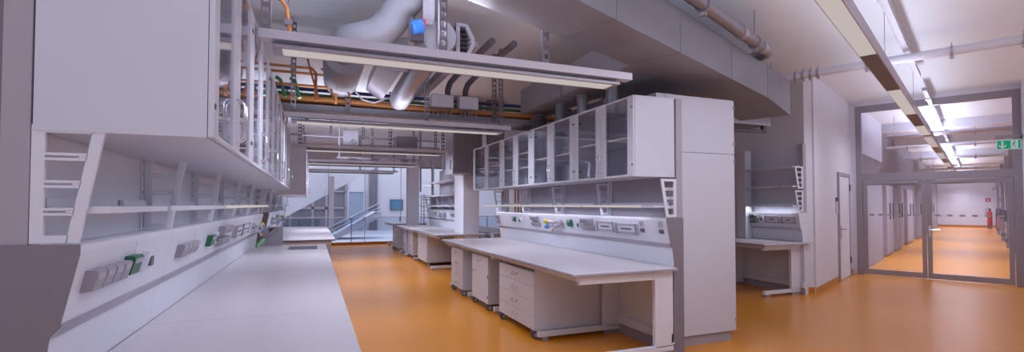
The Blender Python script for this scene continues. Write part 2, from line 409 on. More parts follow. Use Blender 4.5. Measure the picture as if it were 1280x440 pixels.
def sockets(t, X, sx, ya, yb, n, z=1.27, h=.085, col='socket', proud=.04, lid=True, labels=None):
    w = (yb - ya) / n
    for k in range(n):
        a, b = ya + w * k + .004, ya + w * (k + 1) - .004
        z0, z1 = z - h / 2, z + h / 2
        m = MB().prism([(X(facep(z0)), z0), (X(facep(z0) + proud * .92), z0 + .003), (X(facep(z1) + proud), z1 - .010), (X(facep(z1) + proud * .8), z1), (X(facep(z1)), z1)], a, b)
        o = m.build('power_socket', col, t)
        if labels: o['label'] = labels
        if lid:
            za, zb = z1 - .034, z1 - .013; e = .0025
            lm = MB().prism([(X(facep(za) + proud * .8), za), (X(facep(za) + proud + e), za), (X(facep(zb) + proud + e), zb), (X(facep(zb) + proud * .8), zb)], a + .010, b - .010)
            lm.build('socket_lid', 'socketl', o)
def datasocket(t, X, y, z=1.28, w=.11, h=.12):
    z0, z1 = z - h / 2, z + h / 2
    o = MB().prism([(X(facep(z0)), z0), (X(facep(z0) + .025), z0), (X(facep(z1) + .03), z1), (X(facep(z1)), z1)], y - w / 2, y + w / 2).build('data_socket', 'white', t)
    zz = z - .01
    MB().prism([(X(facep(zz) + .020), zz - .02), (X(facep(zz) + .034), zz - .02), (X(facep(zz) + .036), zz + .025), (X(facep(zz) + .020), zz + .025)], y - .022, y + .022).build('port', 'dgrey', o)
def railbox(t, X, ya, yb, z=1.28):
    o = MB().prism([(X(facep(z - .06)), z - .06), (X(facep(z - .06) + .03), z - .06), (X(facep(z + .06) + .03), z + .06), (X(facep(z + .06)), z + .06)], ya, yb).build('breaker_box', 'socketl', t)
    o['label'] = 'clear lidded breaker box'
    q = MB().prism([(X(facep(z - .035) + .028), z - .035), (X(facep(z - .035) + .036), z - .035), (X(facep(z + .035) + .036), z + .035), (X(facep(z + .035) + .028), z + .035)], ya + .03, yb - .03)
    q.build('window', 'white', o)
    q = MB().prism([(X(facep(z - .01) + .034), z - .008), (X(facep(z) + .038), z - .008), (X(facep(z) + .039), z + .010), (X(facep(z) + .034), z + .010)], ya + .09, yb - .09)
    q.build('switch_row', 'dgrey', o)
    for yy in (ya, yb - .015):
        MB().prism([(X(facep(z - .06) + .03), z - .065), (X(facep(z - .06) + .042), z - .065), (X(facep(z + .06) + .042), z + .065), (X(facep(z + .06) + .03), z + .065)], yy, yy + .015).build('clip', 'socket', o)
def taps(t, X, y, z=1.26, s=1.0):
    o = MB(); 
    for k, zz in ((0, z + .04), (1, z - .03)):
        d0 = facep(zz)
        o.tube([(X(d0), y, zz), (X(d0 + .10), y, zz)], .016 * s)
        o.tube([(X(d0 + .10), y - .03, zz), (X(d0 + .10), y + .16, zz)], .02 * s)
        o.tube([(X(d0 + .10), y + .02, zz), (X(d0 + .12), y + .02, zz - .07)], .010 * s)
        o.tube([(X(d0), y - .12, zz), (X(d0 + .05), y - .12, zz + .02)], .025 * s)
    o = o.build('lab_tap', 'chrome', t, True)
    a = MB().tube([(X(facep(z) + .10), y + .16, z + .04), (X(facep(z) + .10), y + .20, z + .04), (X(facep(z) + .10), y + .29, z + .045)], [.014 * s, .03 * s, .026 * s], 10).build('tap_handle', 'yellow', o, True); a['label'] = 'yellow tap handle'
    a = MB().tube([(X(facep(z) + .10), y + .14, z - .03), (X(facep(z) + .10), y + .17, z - .03), (X(facep(z) + .10), y + .25, z - .035)], [.014 * s, .03 * s, .026 * s], 10).build('tap_handle', 'blue', o, True); a['label'] = 'blue tap handle'
    a = MB().tube([(X(facep(z) + .12), y + .02, z - .095), (X(facep(z) + .12), y + .02, z - .06)], .010 * s, 8).build('nozzle', 'yellow', o)

def bench(name, fx, sx, y0, y1, dfront, frames, label, ztop=.90, dback=.054, sink=None, notch=None, joints=()):
    X = lambda d: fx + sx * d
    t = thing(name, (X(dfront / 2), (y0 + y1) / 2, 0), label, 'lab bench')
    m = MB(); zt0 = ztop - .032
    if sink:
        d0, d1, ya, yb = sink
        m.box(X(dback), X(dfront), y0, ya, zt0, ztop, ); m.box(X(dback), X(dfront), yb, y1, zt0, ztop)
        m.box(X(dback), X(d0), ya, yb, zt0, ztop); m.box(X(d1), X(dfront), ya, yb, zt0, ztop)
        bmesh.ops.remove_doubles(m.bm, verts=m.bm.verts[:], dist=1e-5)
    elif notch:
        dn, ya, yb = notch
        m.prism([(X(dback), y0), (X(dfront), y0), (X(dfront), y1), (X(dback), y1), (X(dback), yb), (X(dn), yb), (X(dn), ya), (X(dback), ya)], zt0, ztop, 'z')
    else: m.box(X(dback), X(dfront), y0, y1, zt0, ztop, bev=.006)
    W = m.build('worktop', 'top', t)
    MB().box(X(dfront), X(dfront + .003), y0 + .004, y1 - .004, zt0 + .001, ztop - .011).build('edge_band', 'topedge', W)
    MB().box(X(dback + .0), X(dfront), y0 - .003, y0 - .0, zt0 + .001, ztop - .011).build('edge_band', 'topedge', W)
    for yj in joints: bx(X(dback), X(dfront - .001), yj - .0015, yj + .0015, ztop, ztop + .0004).build('joint', 'midgrey', W)
    if sink:
        q = MB(); g = .012
        q.box(X(d0), X(d1), ya, ya + g, ztop - .3, ztop - .004); q.box(X(d0), X(d1), yb - g, yb, ztop - .3, ztop - .004)
        q.box(X(d0), X(d0 + g), ya + g, yb - g, ztop - .3, ztop - .004); q.box(X(d1 - g), X(d1), ya + g, yb - g, ztop - .3, ztop - .004)
        q.box(X(d0), X(d1), ya, yb, ztop - .312, ztop - .3)
        q.build('sink_basin', 'midgrey', t)
    for k, y in enumerate(frames):
        q = MB(); a, b = (y, y + .05)
        q.box(X(.056), X(.30), a, b, .09, zt0, bev=.004)
        q.box(X(.30), X(dfront - .09), a, b, zt0 - .085, zt0 - .01, bev=.004)
        q.box(X(.056), X(dfront - .12), a, b, .045, .105, bev=.004)
        F = q.build('leg_frame', 'white', t)
        bx(X(.08), X(.28), a + .003, b - .003, 0, .045).build('levelling_foot', 'alugrey', F)
        bx(X(dfront - .24), X(dfront - .17), a + .003, b - .003, 0, .045).build('levelling_foot', 'alugrey', F)
    bx(X(.055), X(.075), y0 + .05, y1 - .05, .13, zt0 - .01).build('back_panel', 'white', t)
    bx(X(.075), X(.10), y0 + .05, y1 - .05, .12, .22, bev=.003).build('crossbar', 'white', t)
    bx(X(.055), X(.07), y0 + .05, y1 - .05, .0, .11).build('kick_panel', 'midgrey', t)
    q = MB(); q.box(X(dfront - .10), X(dfront - .06), y0 + .05, y1 - .05, zt0 - .05, zt0, bev=.003)
    q.build('front_rail', 'white', t)
    return t

def castor2(parent, x, y):
    rw = .045; q = MB()
    for s in (-1, 1): q.cyl((x + .012, y + s * .010, rw), (x + .012, y + s * .034, rw), rw, 18)
    q.tube([(x, y, rw), (x, y, .10)], .014); q.box(x - .034, x + .03, y - .03, y + .03, .080, .098, bev=.006)
    c = q.build('castor', 'castor', parent, True)
    for s in (-1, 1): MB().cyl((x + .012, y + s * .034, rw), (x + .012, y + s * .036, rw), .026, 14).build('wheel_hub', 'socketl', c, True)

def pedestal(xf, sx, y0, y1, depth, kind, label, group, ztop=.78, zbot=.095, detail=True):
    """xf: front plane; depth goes to xf - sx*depth"""
    X = lambda d: xf - sx * d
    t = thing('rolling_pedestal', (X(depth / 2), (y0 + y1) / 2, 0), label, 'drawer unit', group)
    bx(X(.02), X(depth), y0, y1, zbot, ztop, bev=.003).build('carcass', 'cab', t)
    H = ztop - zbot - .006; z = ztop - .003
    lay = {'d4': [.25] * 4, 'd1': [.27, .73], 'd4v': [.21, .24, .25, .30]}[kind]
    for k, fr_ in enumerate(lay):
        h = H * fr_; door = kind == 'd1' and k == 1
        fm = bx(X(0), X(.019), y0 + .003, y1 - .003, z - h + .003, z - .001, bev=.002)
        D = fm.build('door' if door else 'drawer', 'cab', t)
        yc = (y0 + y1) / 2; hw = min(.075, (y1 - y0) * .2)
        if door: yc, zc = y1 - .16, z - .06
        else: zc = z - h * .42
        q = MB(); q.tube([(X(0), yc - hw, zc), (X(-.022), yc - hw + .004, zc - .004), (X(-.032), yc - hw + .03, zc - .02), (X(-.032), yc + hw - .03, zc - .02), (X(-.022), yc + hw - .004, zc - .004), (X(0), yc + hw, zc)], .0055, 8)
        q.build('handle', 'alu', D, True)
        if door:
            q = MB()
            for hz in (z - .10, z - h + .10): q.box(X(-.006), X(.0), y0 + .004, y0 + .03, hz - .02, hz + .02)
            q.build('hinge', 'dgrey', D)
        z -= h
    for d in (.025, depth - .09):
        for y in (y0 + .055, y1 - .055): castor2(t, X(d), y)
    return t

def wall_cabinet(xf, sx, y0, y1, depth, z0, z1, label, group, doors=2, shelf=(.48,), bare=False, hand=None, open_glass=True):
    """xf front plane of the doors; body goes back to xf - sx*depth"""
    X = lambda d: xf - sx * d
    t = thing('wall_cabinet', (X(depth / 2), (y0 + y1) / 2, z0), label, 'wall cabinet', group)
    e = .019
    c = MB()
    c.box(X(.022), X(depth), y0, y0 + e, z0, z1); c.box(X(.022), X(depth), y1 - e, y1, z0, z1)
    c.box(X(.022), X(depth), y0 + e, y1 - e, z0, z0 + e); c.box(X(.022), X(depth), y0 + e, y1 - e, z1 - e, z1)
    c.box(X(depth - .012), X(depth), y0 + e, y1 - e, z0 + e, z1 - e)
    c.build('carcass', 'cab', t)
    for s_ in shelf:
        zz = z0 + (z1 - z0) * s_
        bx(X(.05), X(depth - .014), y0 + e, y1 - e, zz - .011, zz + .011).build('inner_shelf', 'cab', t)
    w = (y1 - y0) / doors
    for k in range(doors):
        a, b = y0 + w * k + .002, y0 + w * (k + 1) - .002
        sw = .10
        q = MB()
        q.box(X(0), X(.02), a, a + sw, z0 + .002, z1 - .002, bev=.002); q.box(X(0), X(.02), b - sw, b, z0 + .002, z1 - .002, bev=.002)
        q.box(X(.002), X(.018), a + sw, b - sw, z0 + .002, z0 + .022); q.box(X(.002), X(.018), a + sw, b - sw, z1 - .022, z1 - .002)
        D = q.build('door', 'cab', t)
        bx(X(.008), X(.013), a + sw, b - sw, z0 + .022, z1 - .022).build('glass_pane', 'pane', D)
        near_hinge = (k == 0) if doors == 2 else (hand != 'near')
        yh = (b - .035) if near_hinge else (a + .035)
        q = MB(); q.tube([(X(0), yh, z0 + .06), (X(-.02), yh, z0 + .062), (X(-.034), yh, z0 + .08), (X(-.034), yh, z0 + .235), (X(-.02), yh, z0 + .253), (X(0), yh, z0 + .255)], .005, 8)
        q.build('handle', 'chrome', D, True)
        yk = (a + .0) if near_hinge else (b - .03)
        for hz in (z0 + .12, z1 - .12):
            q = MB(); q.cyl((X(.021), yk + .015, hz), (X(-.004), yk + .015, hz), .012, 10); q.box(X(.03), X(.07), (yk + .02 if near_hinge else yk - .03), (yk + .05 if near_hinge else yk), hz - .012, hz + .012)
            q.build('hinge', 'dgrey', D)
    return t

def shelf(X, y0, y1, label, group, z=1.52, d1=.235, lit=None, th=.024, back=True, lm='white'):
    t = thing('shelf', (X(d1 / 2), (y0 + y1) / 2, z), label, 'shelf', group)
    bx(X(.055), X(d1), y0, y1, z, z + th).build('board', 'white', t)
    bx(X(.012), X(.030), y0 + .05, y1 - .05, z + th, z + th + .03).build('rear_lip', 'white', t)
    if lit:
        bx(X(d1), X(d1 + .012), lit[0], lit[1], z - .001, z + th + .002, bev=.002).build('strip_lamp', lm, t)
    return t

# ---- right island, near row
RY = [4.08, 5.33, 6.58, 7.83, 9.15]
spR, XR = spine('service_spine', 3.545, -1, RY, 'white service spine with taps and sockets behind the near right bench', posttop=2.67, back_to=7.9)
bench('lab_bench', 3.545, -1, 4.03, 9.05, 1.28, (4.08, 5.04, 6.5, 7.75, 8.85), 'long white bench on the right above three rolling drawer units')
pos = ['nearest', 'second', 'third', 'fourth', 'fifth', 'sixth']
CY = [4.10, 5.32, 6.60, 7.82, 9.42]
for k in range(4):
    wall_cabinet(3.0, -1, CY[k], CY[k + 1], .52, 1.84, 2.67, ('glass fronted wall cabinet over the right bench, against the tall cupboard', 'glass fronted wall cabinet over the right bench, second from the tall cupboard', 'glass fronted wall cabinet over the right bench, third from the tall cupboard', 'glass fronted wall cabinet at the far end of the near right row')[k], 'wall cabinets over the right bench', shelf=((.50,), (.45,), (.35, .62), (.5,))[k])
SB = [4.12, 5.62, 6.85, 8.15, 9.6]
for k in range(4):
    a, b = SB[k] + .02, SB[k + 1] - .02
    shelf(XR, a, b, ('%s open shelf board along the right service spine, %s' % (['nearest', 'second', 'third', 'farthest'][k], ['ending at the tall cupboard', 'above the taps', 'above the far sockets', 'ending before the column'][k])), 'shelf boards over the right bench', lit=((a if k else a + .22), b), d1=.255, lm='lamp')
sockets(spR, XR, -1, 9.0, 9.12, 1, 1.31); sockets(spR, XR, -1, 9.0, 9.12, 1, 1.22)
sockets(spR, XR, -1, 8.17, 8.27, 1, 1.29, col='green', labels='green socket')
datasocket(spR, XR, 7.95, 1.28, .08, .06)
sockets(spR, XR, -1, 7.18, 7.48, 3, 1.33, .075); sockets(spR, XR, -1, 7.15, 7.45, 3, 1.235, .075)
taps(spR, XR, 6.5, 1.25, 1.2)
sockets(spR, XR, -1, 6.08, 6.2, 1, 1.29, .1, col='green', labels='green socket')
datasocket(spR, XR, 5.9, 1.28, .1, .1)
sockets(spR, XR, -1, 5.52, 5.82, 4, 1.335, .07); sockets(spR, XR, -1, 5.50, 5.78, 4, 1.24, .07)
railbox(spR, XR, 5.03, 5.40, 1.28); railbox(spR, XR, 4.58, 4.97, 1.27)
for y in (4.50, 4.18):
    sockets(spR, XR, -1, y - .025, y + .025, 1, 1.345, .06, col='socketl', proud=.02, lid=False); sockets(spR, XR, -1, y - .03, y + .03, 1, 1.265, .045, col='dgrey', proud=.02, lid=False)
pedestal(2.37, -1, 5.13, 6.27, .98, 'd4', 'wide white four drawer rolling unit, nearest under the right bench', 'rolling units under the right bench', ztop=.77)
pedestal(2.37, -1, 6.73, 7.50, .62, 'd1', 'white rolling unit with one drawer over a door under the right bench', 'rolling units under the right bench', ztop=.785)
pedestal(2.37, -1, 8.02, 8.75, .62, 'd4', 'narrow white four drawer rolling unit under the far end of the right bench', 'rolling units under the right bench', ztop=.79)
# tall cupboard at the head of the spine
tc_ = thing('tall_cupboard', (4.06, 4.9, 0), 'tall white cupboard closing the near end of the right island', 'tall cupboard')
bx(3.625, 4.49, 4.24, 5.7, .115, 2.128, bev=.003).build('lower_carcass', 'cab', tc_)
bx(3.625, 4.49, 4.24, 5.7, 2.132, 2.755, bev=.003).build('upper_carcass', 'cab', tc_)
bx(3.64, 4.46, 4.27, 5.7, 0, .115).build('plinth', 'midgrey', tc_)
for (a, b) in ((.12, 2.126), (2.134, 2.75)):
    D = bx(4.492, 4.512, 4.245, 5.69, a, b, bev=.002).build('door', 'cab', tc_)
    for z in ((a + .12, b - .08)):
        bx(4.488, 4.516, 4.236, 4.262, z - .018, z + .018).build('hinge', 'alugrey', D)
spt = thing('spine_cover', (3.5, 5, 1.41), 'white cover panel between the right wall cabinets and the tall cupboard', 'cover panel')
bx(3.526, 3.622, 4.235, 9.1, 2.675, 2.755).build('top_cover', 'cab', spt)
bx(3.612, 3.622, 4.235, 7.9, .0, 2.675).build('rear_board', 'cab', spt)
bx(3.40, 3.525, 4.24, 5.7, 2.68, 2.755).build('upstand', 'cab', spt)

# ---- left row, near
LY = [2.1, 3.3, 4.5, 5.7, 6.9, 8.1, 8.75]
spL, XL = spine('service_spine', -.885, 1, LY, 'white service spine with sockets along the near left bench', posttop=2.67)
bench('lab_bench', -.885, 1, 2.05, 8.70, 1.09, (2.1, 3.3, 4.5, 5.7, 6.9, 8.6), 'long white bench on the left with a sink at its far end', sink=(.54, .96, 7.75, 8.42), joints=(3.22, 5.3, 7.1))
lyy = [2.1, 3.3, 4.5, 5.7, 6.9, 8.1]
for k in range(5):
    wall_cabinet(-.345, 1, lyy[k], lyy[k + 1], .52, 1.80, 2.72, ['left wall cabinet with the large plain side, nearest of its row', 'glass fronted wall cabinet over the left bench, second of its row', 'glass fronted wall cabinet over the left bench, third of its row', 'glass fronted wall cabinet over the left bench, fourth of its row', 'glass fronted wall cabinet over the left bench, fifth of its row'][k], 'wall cabinets over the left bench')
wall_cabinet(-.345, 1, 8.1, 8.72, .52, 1.80, 2.72, 'narrow single door glass cabinet ending the near left row', 'wall cabinets over the left bench', doors=1)
for k, (a, b) in enumerate(((2.13, 2.86), (2.88, 4.54), (4.56, 6.36), (6.38, 8.6))):
    shelf(XL, a, b, ['short open shelf board at the near end of the left service spine', 'open shelf board above the second socket strip of the left spine', 'open shelf board halfway along the left service spine', 'open shelf board near the sink end of the left spine'][k], 'shelf boards over the left bench', lit=(None if k == 0 else (a, b)), d1=.225, lm=('white' if k < 2 else 'lamp'))
sockets(spL, XL, 1, 2.19, 2.56, 4, 1.275, .078, proud=.04)
sockets(spL, XL, 1, 2.58, 2.70, 1, 1.285, .085, col='green', proud=.04, labels='green socket')
datasocket(spL, XL, 2.88, 1.285, .13, .09)
sockets(spL, XL, 1, 3.48, 3.93, 4, 1.27, .078, proud=.04)
sockets(spL, XL, 1, 4.38, 4.54, 1, 1.27, .085, col='green', proud=.04, labels='green socket')
datasocket(spL, XL, 4.68, 1.28, .08, .09)
sockets(spL, XL, 1, 4.82, 5.28, 4, 1.33, .07, proud=.05); sockets(spL, XL, 1, 4.82, 5.26, 4, 1.23, .07, proud=.05)
railbox(spL, XL, 5.7, 6.2, 1.27); railbox(spL, XL, 6.25, 6.8, 1.27)
taps(spL, XL, 7.55, 1.22, 1.3)
hs_ = thing('hand_spray', (-.6, 7.6, 1.0), 'black hand spray with green nozzle leaning over the sink end of the left bench', 'hand spray')
MB().tube([(-.62, 8.55, 1.16), (-.52, 8.35, 1.18), (-.56, 7.9, 1.13), (-.62, 7.55, 1.07)], [.025, .028, .022, .02], 10).build('grip', 'dark', hs_, True)
a = MB().tube([(-.62, 7.55, 1.07), (-.64, 7.46, 1.05), (-.68, 7.25, 1.0)], [.02, .034, .016], 12).build('nozzle', 'greenl', hs_, True); a['label'] = 'green nozzle'
bx(-.72, -.44, 8.66, 8.69, .90, 1.20, bev=.003).build('holder_plate', 'midgrey', hs_)
MB().tube([(-.62, 8.55, 1.16), (-.6, 8.66, 1.15)], .012).build('hose_end', 'chrome', hs_)
ep = thing('end_panel', (-1.2, 2.16, 0), 'tall end panel at the near end of the left row, unlit tone painted dark grey', 'end panel')
bx(-1.72, -.955, 2.12, 2.6, 0, 2.75).build('cladding', 'grey', ep)  # dark base colour carries the shade of an unlit face
bx(-.955, -.951, 2.12, 2.6, .0, 2.75).build('edge_strip', 'midgrey', ep)

# ---- left row, second
L2 = [9.9, 11.4, 12.9, 14.4, 15.9]
spL2, XL2 = spine('service_spine', -.885, 1, L2, 'service spine of the far left bench with yellow and blue taps')
bench('lab_bench', -.885, 1, 9.85, 15.8, 1.29, (9.9, 11.4, 12.9, 14.4, 15.7), 'far white bench on the left beyond the sink bench')
taps(spL2, XL2, 10.9, 1.22, 1.4); taps(spL2, XL2, 13.0, 1.22, 1.4)
sockets(spL2, XL2, 1, 12.0, 12.5, 3, 1.28, proud=.05)
for k, (a, b) in enumerate(((10.0, 12.9), (12.95, 15.8))):
    shelf(XL2, a, b, ['open shelf board over the near half of the far left bench', 'open shelf board over the far half of the far left bench'][k], 'shelf boards over the far left bench', lit=(a, b))
for k in range(3):
    a = 10.1 + 1.3 * k
    wall_cabinet(-.115, 1, a, a + 1.28, .50, 1.74, 2.66, ['grey sided wall cabinet over the far left bench, nearest of three', 'middle wall cabinet over the far left bench', 'last wall cabinet over the far left bench'][k], 'wall cabinets over the far left bench')
for k, (yy, ph) in enumerate(((10.4, 'under the near end'), (14.6, 'under the far end'))):
    t = thing('under_bench_cupboard', (.1, yy, 0), 'white floor cupboard %s of the far left bench' % ph, 'cupboard', 'floor cupboards under the far left bench')
    bx(-.7, .31, 9.97 if k == 0 else yy, yy + .8, .10, .80, bev=.003).build('carcass', 'cab', t)
    bx(-.68, .26, 9.99 if k == 0 else yy + .02, yy + .78, 0, .10).build('plinth', 'midgrey', t)
    D = bx(.312, .33, (9.98 if k == 0 else yy + .01), yy + .79, .11, .79).build('door', 'cab', t)
    MB().tube([(.33, yy + .6, .6), (.36, yy + .6, .61), (.36, yy + .6, .74), (.33, yy + .6, .75)], .006).build('handle', 'chrome', D)

# ---- right island, second row
B2 = [11.6, 13.0, 14.4, 15.9]
spR2, XR2 = spine('service_spine', 3.62, -1, B2, 'white service spine of the far right bench beyond the column', ladder_z=[(1.42, 1.80)], posttop=3.0)
bench('lab_bench', 3.62, -1, 10.32, 15.9, 1.16, (11.4, 13.5, 14.85, 15.8), 'white bench on the far right beyond the square column', notch=(.52, 10.5, 11.35))
taps(spR2, XR2, 13.6, 1.26, 1.3); sockets(spR2, XR2, -1, 14.6, 14.9, 2, 1.28); sockets(spR2, XR2, -1, 11.8, 11.95, 1, 1.28, col='green', labels='green socket'); sockets(spR2, XR2, -1, 12.4, 12.9, 3, 1.28)
bx(3.50, 3.60, 11.65, 14.3, 1.86, 2.55).build('tall_back_panel', 'midgrey', spR2)
for k, z in enumerate((1.50, 1.79, 2.16)):
    shelf(lambda d: 3.60 - d, 11.65, (16.4, 16.9, 14.9)[k] if k == 0 else (15.9, 15.9, 14.3)[k], ['lowest', 'middle', 'topmost'][k] + ' of the three open shelves over the far right bench', 'shelves over the far right bench', z=z, d1=.42 if k else .3, lit=(11.65, 14.3))
pedestal(2.66, -1, 12.15, 13.3, .75, 'd1', 'white rolling unit with a drawer and door, nearest under the far right bench', 'rolling units under the far right bench', ztop=.78)
pedestal(2.66, -1, 14.05, 14.75, .6, 'd4', 'white four drawer rolling unit, middle of three under the far right bench', 'rolling units under the far right bench', ztop=.78)
pedestal(2.66, -1, 15.05, 15.65, .6, 'd4', 'white four drawer rolling unit, last under the far right bench', 'rolling units under the far right bench', ztop=.78)
# bench on the other side, seen through the gap beside the column
bench('lab_bench', 3.75, 1, 10.4, 15.8, 1.0, (10.5, 13, 15.7), 'white bench behind the column on the other side of the right island')
# small bench by the window
bench('lab_bench', 3.75, -1, 16.9, 19.3, 1.22, (17.6, 19.1), 'short white bench standing alone by the end window')
pedestal(2.62, -1, 16.98, 17.55, .8, 'd4', 'white rolling unit under the short bench by the end window', None, ztop=.80)

# open ladder rack seen against the window
lr = thing('ladder_rack', (3.6, 18.6, 0), 'white slatted ladder rack standing in front of the end window', 'rack')
q = MB()
for y in (18.2, 18.7):
    q.box(3.85, 3.88, y, y + .03, .0, 1.95)
for k in range(8): q.box(3.85, 4.3, 18.2, 18.73, .9 + .14 * k, .915 + .14 * k)
q.build('frame', 'white', lr)

# casing box hanging in front of the column
cb = thing('hanging_casing', (2.9, 10, 2.2), 'tall grey casing box hanging from the ceiling before the square column', 'casing')
bx(2.70, 3.10, 9.9, 10.5, 2.20, 3.84, bev=.006).build('body', 'alugrey', cb)
bx(2.74, 3.06, 9.885, 9.899, 2.24, 3.80).build('front_cover', 'grey', cb)
q = MB(); q.box(2.692, 2.70, 10.0, 10.12, 2.3, 2.5); q.box(2.692, 2.70, 10.02, 10.10, 3.2, 3.3); q.build('vent_plate', 'dgrey', cb)
c2 = thing('dark_gap_panel', (3.4, 10.1, 2.2), 'dark grey board added for the dark gap between the casing and the wall cabinets', 'panel')
bx(3.52, 3.9, 10.0, 10.1, 1.9, 3.84).build('board', 'grey', c2); bx(3.12, 3.50, 10.35, 10.45, 2.2, 3.84).build('cover', 'midgrey', c2)  # board is an added sheet giving the gap its darkness

# ---- alcove bench on the right
AY = [5.95, 7.25]
spA, XA = spine('service_spine', 7.93, -1, AY, 'service spine with three shelves in the right alcove', posttop=2.62, capm='white', ladder_z=[(1.43, 1.80), (1.83, 2.22)])
bench('lab_bench', 7.93, -1, 5.86, 7.3, 1.06, (5.98, 7.2), 'short white bench in the alcove right of the tall cupboard')
bx(7.70, 7.86, 6.99, 7.20, .91, 2.58).build('service_shaft', 'cab', spA)
for k, z in enumerate((1.52, 1.86, 2.20)):
    shelf(XA, 5.98, 6.985, ['lowest', 'middle', 'topmost'][k] + ' of the three shelves in the right alcove', 'shelves in the alcove', z=z, d1=.24, lit=(6.15, 6.98))
bx(7.88, 8.04, 5.87, 5.95, .868, .90).build('worktop_return', 'top', spA)
sockets(spA, XA, -1, 6.78, 6.86, 1, 1.33, .07); sockets(spA, XA, -1, 6.87, 6.96, 1, 1.33, .07, col='green', labels='green socket'); sockets(spA, XA, -1, 6.87, 6.96, 1, 1.24, .07, col='green', labels='green socket'); sockets(spA, XA, -1, 6.78, 6.86, 1, 1.24, .07)
datasocket(spA, XA, 6.7, 1.29, .06, .09)
railbox(spA, XA, 6.32, 6.62, 1.28); railbox(spA, XA, 6.0, 6.28, 1.28)

# ------------------------------------------------------------------ overhead: luminaires and carriers
def hanger(parent, x, y, z0, z1, n=None):
    m = MB(); w = .024
    for s in (-1, 1): m.box(x + s * w - .006, x + s * w + .006, y - .018, y + .018, z0, z1)
    n = int((z1 - z0) / .075)
    for k in range(n + 1):
        z = z0 + (z1 - z0 - .03) * k / max(1, n); m.box(x - w, x + w, y - .016, y - .012, z, z + .035)
    return m.build('hanger', 'grey', parent)
LYS = [3.66, 6.75, 10.2, 13.45, 17.0]
whichL = ['nearest', 'second', 'third', 'fourth', 'farthest']
for i, y in enumerate(LYS):
    x0, x1 = -.20, (2.42, 2.52, 2.48, 2.6, 2.5)[i]
    t = thing('pendant_luminaire', ((x0 + x1) / 2, y, 2.6), '%s linear lamp hung across the aisle%s' % (whichL[i], '' if i < 4 else ', unlit'), 'luminaire', 'linear lamps across the aisle')
    m = MB(); m.prism([(y - .085, 2.602), (y + .13, 2.602), (y + .13, 2.615), (y + .08, 2.636), (y - .06, 2.636), (y - .085, 2.622)], x0 - .06, x1 + .06, 'x')
    m.build('housing', 'alugrey', t)
    bx(x0, x1, y - .05, y + .08, 2.594, 2.603).build('diffuser', 'lamp' if i < 4 else 'dgrey', t)
    for x in (x0 + .1, x1 - .14): bx(x, x + .04, y - .02, y + .02, 2.636, 2.652).build('mount', 'dgrey', t)
    # carrier rail above
    c = thing('carrier_rail', ((x0 + x1) / 2, y - .05, 2.7), '%s steel carrier rail above the linear lamp across the aisle' % whichL[i], 'carrier rail', 'carrier rails across the aisle')
    m = MB(); cx0, cx1 = -.34, x1 + .18
    m.box(cx0, cx1, y - .10, y - .094, 2.652, 2.712); m.box(cx0, cx1, y - .094, y + .0, 2.706, 2.712); m.box(cx0, cx1, y - .094, y - .0, 2.652, 2.658); m.box(cx0, cx1, y, y + .006, 2.652, 2.712)
    m.build('channel', 'rail', c)
    bx(cx0 - .012, cx0, y - .12, y + .04, 2.60, 2.72).build('end_plate', 'midgrey', c)
    for x in ((-.30, .90, 1.76) if i == 0 else (-.24, 1.45, 2.55)): 
        if i == 0 and x > 1.7: hanger(c, x, y - .07, 2.712, 3.845)
        else: hanger(c, x, y - .07, 2.712, 3.845)
# cable tray over the second carrier
tr = thing('cable_tray', (1.3, 7.15, 2.8), 'wide dark cable tray carrying orange cables over the second lamp', 'cable tray')
q = MB(); q.box(-1.6, 4.2, 6.98, 7.0, 2.80, 2.885); q.box(-1.6, 4.2, 7.0, 7.5, 2.80, 2.812); q.box(-1.6, 4.2, 7.5, 7.52, 2.80, 2.93)
q.build('tray', 'steeld', tr)
for x in (.43, 2.55): hanger(tr, x, 6.965, 2.80, 3.845)
cbm = MB()
for k in range(7):
    yy = 7.04 + .062 * k; cbm.tube([(-1.5, yy, 2.95 + .03 * (k % 3)), (.3, yy + .01, 2.97 + .02 * (k % 2)), (1.2, yy - .01, 2.94 + .03 * (k % 2)), (4.15, yy, 2.96)], .034, 8)
tag(cbm.build('orange_cable_bundle', 'orange', None, True), 'bundle of orange cables lying in the dark cable tray', 'cables', None, 'stuff')
for k, (z, y, r, mm, nm) in enumerate(((3.085, 7.30, .022, 'greenl', 'thin green cable above the orange cables'), (3.19, 7.45, .026, 'navy', 'dark blue conduit above the cable tray'))):
    tag(MB().tube([(-1.5, y, z), (.3, y, z - .01), (4.15, y, z)], r, 8).build('conduit' if k else 'cable', mm, None, True), nm, 'conduit' if k else 'cable')
cp = [(-.9, 6.5, 3.27), (-.9, 6.5, 3.22), (-.9, 6.5, 3.05)]
names = ['upper', 'middle', 'lower']
for k, (z, y, x1) in enumerate(((3.24, 6.5, .02), (3.20, 6.62, .26), (3.03, 6.55, .42))):
    t = thing('copper_pipe', (-.3, y, z), '%s copper pipe run left of the silencer' % names[k], 'copper pipe', 'copper pipes left of the silencer')
    pts = [(-1.4, y, z), (x1 - .05, y, z), (x1, y, z - .05), (x1, y, 2.84)] if k < 2 else [(-1.4, y, z), (x1, y, z)]
    MB().tube(pts, .018, 8).build('pipe', 'copper', t, True)
    q = MB()
    for x in (-.6, -.25): q.cyl((x, y, z), (x, y, 3.845), .006, 6); q.box(x - .02, x + .02, y - .025, y + .025, z - .025, z + .025)
    q.build('hanger_rod', 'steeld', t)
for k, x in enumerate((-.38, -.22)):
    tag(MB().tube([(x - .05, 6.6, 3.12), (x, 6.58, 3.08), (x + .06, 6.5, 2.86)], .022, 8).build('drop_cable', 'greenl', None, True), ('left' if k == 0 else 'right') + ' of the two green cables dropping to the second carrier rail', 'cable', 'green drop cables')
